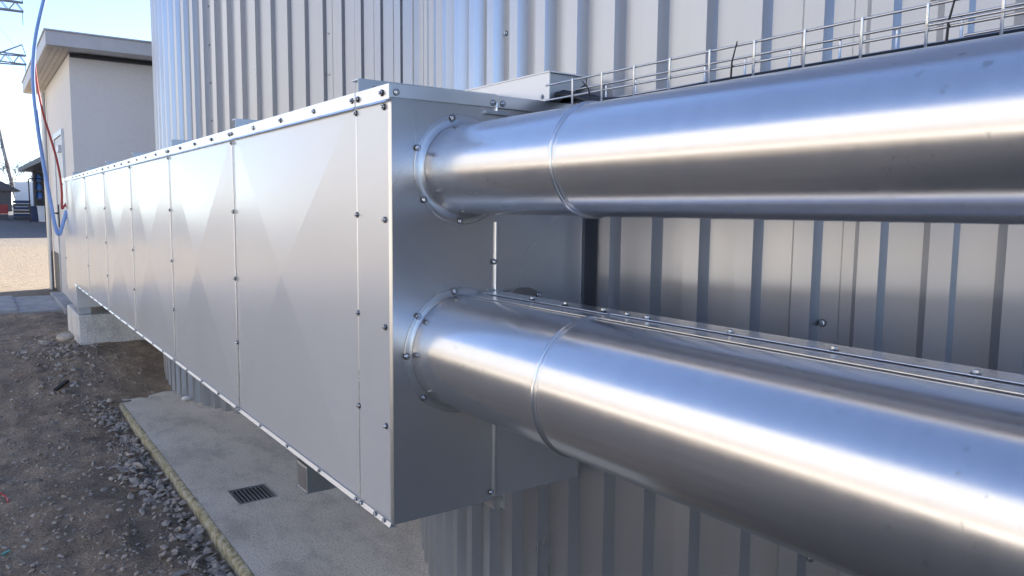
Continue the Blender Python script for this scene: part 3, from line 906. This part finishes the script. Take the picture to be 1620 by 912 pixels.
# lattice pylon
px, py = 1.0, 100.0
t = thing('pylon', (px, py, 1.3), 'steel lattice power pylon beyond the yard', 'pylon')
def half(z): return 3.4 + (0.55 - 3.4) * min(1, (z - 1.3) / 20.0) ** .75
levels = [1.3, 3.6, 5.8, 7.9, 9.8, 11.5, 13.0, 14.4, 15.6, 16.7, 17.8, 19.0, 20.2, 21.3, 24, 27]
for sx, sy in ((-1, -1), (1, -1), (1, 1), (-1, 1)):
    b = MB()
    for a, c in zip(levels, levels[1:]):
        b.bar((px + sx * half(a), py + sy * half(a), a), (px + sx * half(c), py + sy * half(c), c), .16)
    b.build('leg', 'pylon', t)
b = MB()
for a, c in zip(levels, levels[1:]):
    for (s1, s2) in (((-1, -1), (1, -1)), ((1, -1), (1, 1)), ((1, 1), (-1, 1)), ((-1, 1), (-1, -1))):
        ha, hc = half(a), half(c)
        b.bar((px + s1[0] * ha, py + s1[1] * ha, a), (px + s2[0] * hc, py + s2[1] * hc, c), .08)
        b.bar((px + s2[0] * ha, py + s2[1] * ha, a), (px + s1[0] * hc, py + s1[1] * hc, c), .08)
b.build('bracing', 'pylon', t)
for zz in (16.9, 22.5):
    for s in (-1, 1):
        b = MB(); h0 = half(zz); L = 4.7
        for q in (-1, 1):
            b.bar((px + s * h0, py + q * h0, zz), (px + s * L, py + q * .25, zz), .13)
            b.bar((px + s * h0, py + q * h0, zz + .95), (px + s * L, py + q * .25, zz + .95), .13)
            n = 6
            for k in range(n):
                xa, xb = px + s * (h0 + (L - h0) * k / n), px + s * (h0 + (L - h0) * (k + 1) / n)
                ya = py + q * (h0 + (.25 - h0) * k / n)
                b.bar((xa, ya, zz + (.95 if k % 2 else 0)), (xb, ya, zz + (0 if k % 2 else .95)), .06)
        for q in (-1, 1):
            b.bar((px + s * (L - 2.5), py + q * .3, zz + .9), (px + s * (L - .3), py + q * .1, zz + 2.1), .09)
        b.bar((px + s * L, py, zz + .9), (px + s * (L - .3), py, zz + 2.1), .07)
        b.bar((px + s * (L - .1), py, zz), (px + s * (L - .1), py, zz - 1.4), .06)
        b.build('cross_arm', 'pylon', t)
for k, zz in enumerate((15.5, 17.85)):
    b = MB()
    pts = [(px + 4.6 - q * 1.2, py - q * 9, zz - 4.5 * (q / 10) * (1 - q / 10) * 4 * .4 - .03 * q) for q in range(0, 11)]
    b.tube([Vector(p) for p in pts], .02, 5)
    single(b, 'power_line', 'pylon', pts[0], ('lower power line running from the pylon arm', 'upper power line running from the pylon arm')[k], 'power line')

# bare trees
def tree(x, y, h, seed, label):
    rnd = random.Random(seed)
    z0 = G(x, y) - .1
    t = thing('bare_tree', (x, y, z0), label, 'tree', 'bare trees behind the yard')
    tr = MB(); cr = MB()
    top = Vector((x + rnd.uniform(-.2, .2), y, z0 + h * .5))
    tr.tube([(x, y, z0), (x + .03, y, z0 + h * .25), top], [.11, .08, .05], 6)
    def grow(p, d, L, r, n):
        q = p + d * L
        cr.tube([p, (p + q) / 2 + Vector((rnd.uniform(-.05, .05), 0, rnd.uniform(-.03, .06))) * L, q], [r, r * .75, r * .5], 4, caps=False)
        if n == 0: return
        for _ in range(rnd.choice((3, 3, 4))):
            e = (d + Vector((rnd.uniform(-.8, .8), rnd.uniform(-.8, .8), rnd.uniform(-.1, .7)))).normalized()
            grow(p + (q - p) * rnd.uniform(.55, 1), e, L * rnd.uniform(.6, .85), r * .55, n - 1)
    for _ in range(6):
        d = Vector((rnd.uniform(-.8, .8), rnd.uniform(-.6, .6), rnd.uniform(.5, 1.2))).normalized()
        grow(Vector((x, y, z0 + h * rnd.uniform(.2, .5))), d, h * .24, .035, 4)
    tr.build('trunk', 'bark', t); cr.build('crown', 'bark', t)
for i, (x, y, h) in enumerate(((2.0, 58, 3.6), (3.4, 62, 4.0), (0.2, 56, 3.4), (4.6, 66, 3.8))):
    tree(x, y, h, 20 + i, ('bare bushy tree left of the shelter roof', 'bare tree just behind the shelter roof edge', 'bare tree above the dark shed', 'bare tree mostly hidden behind the shelter')[i])
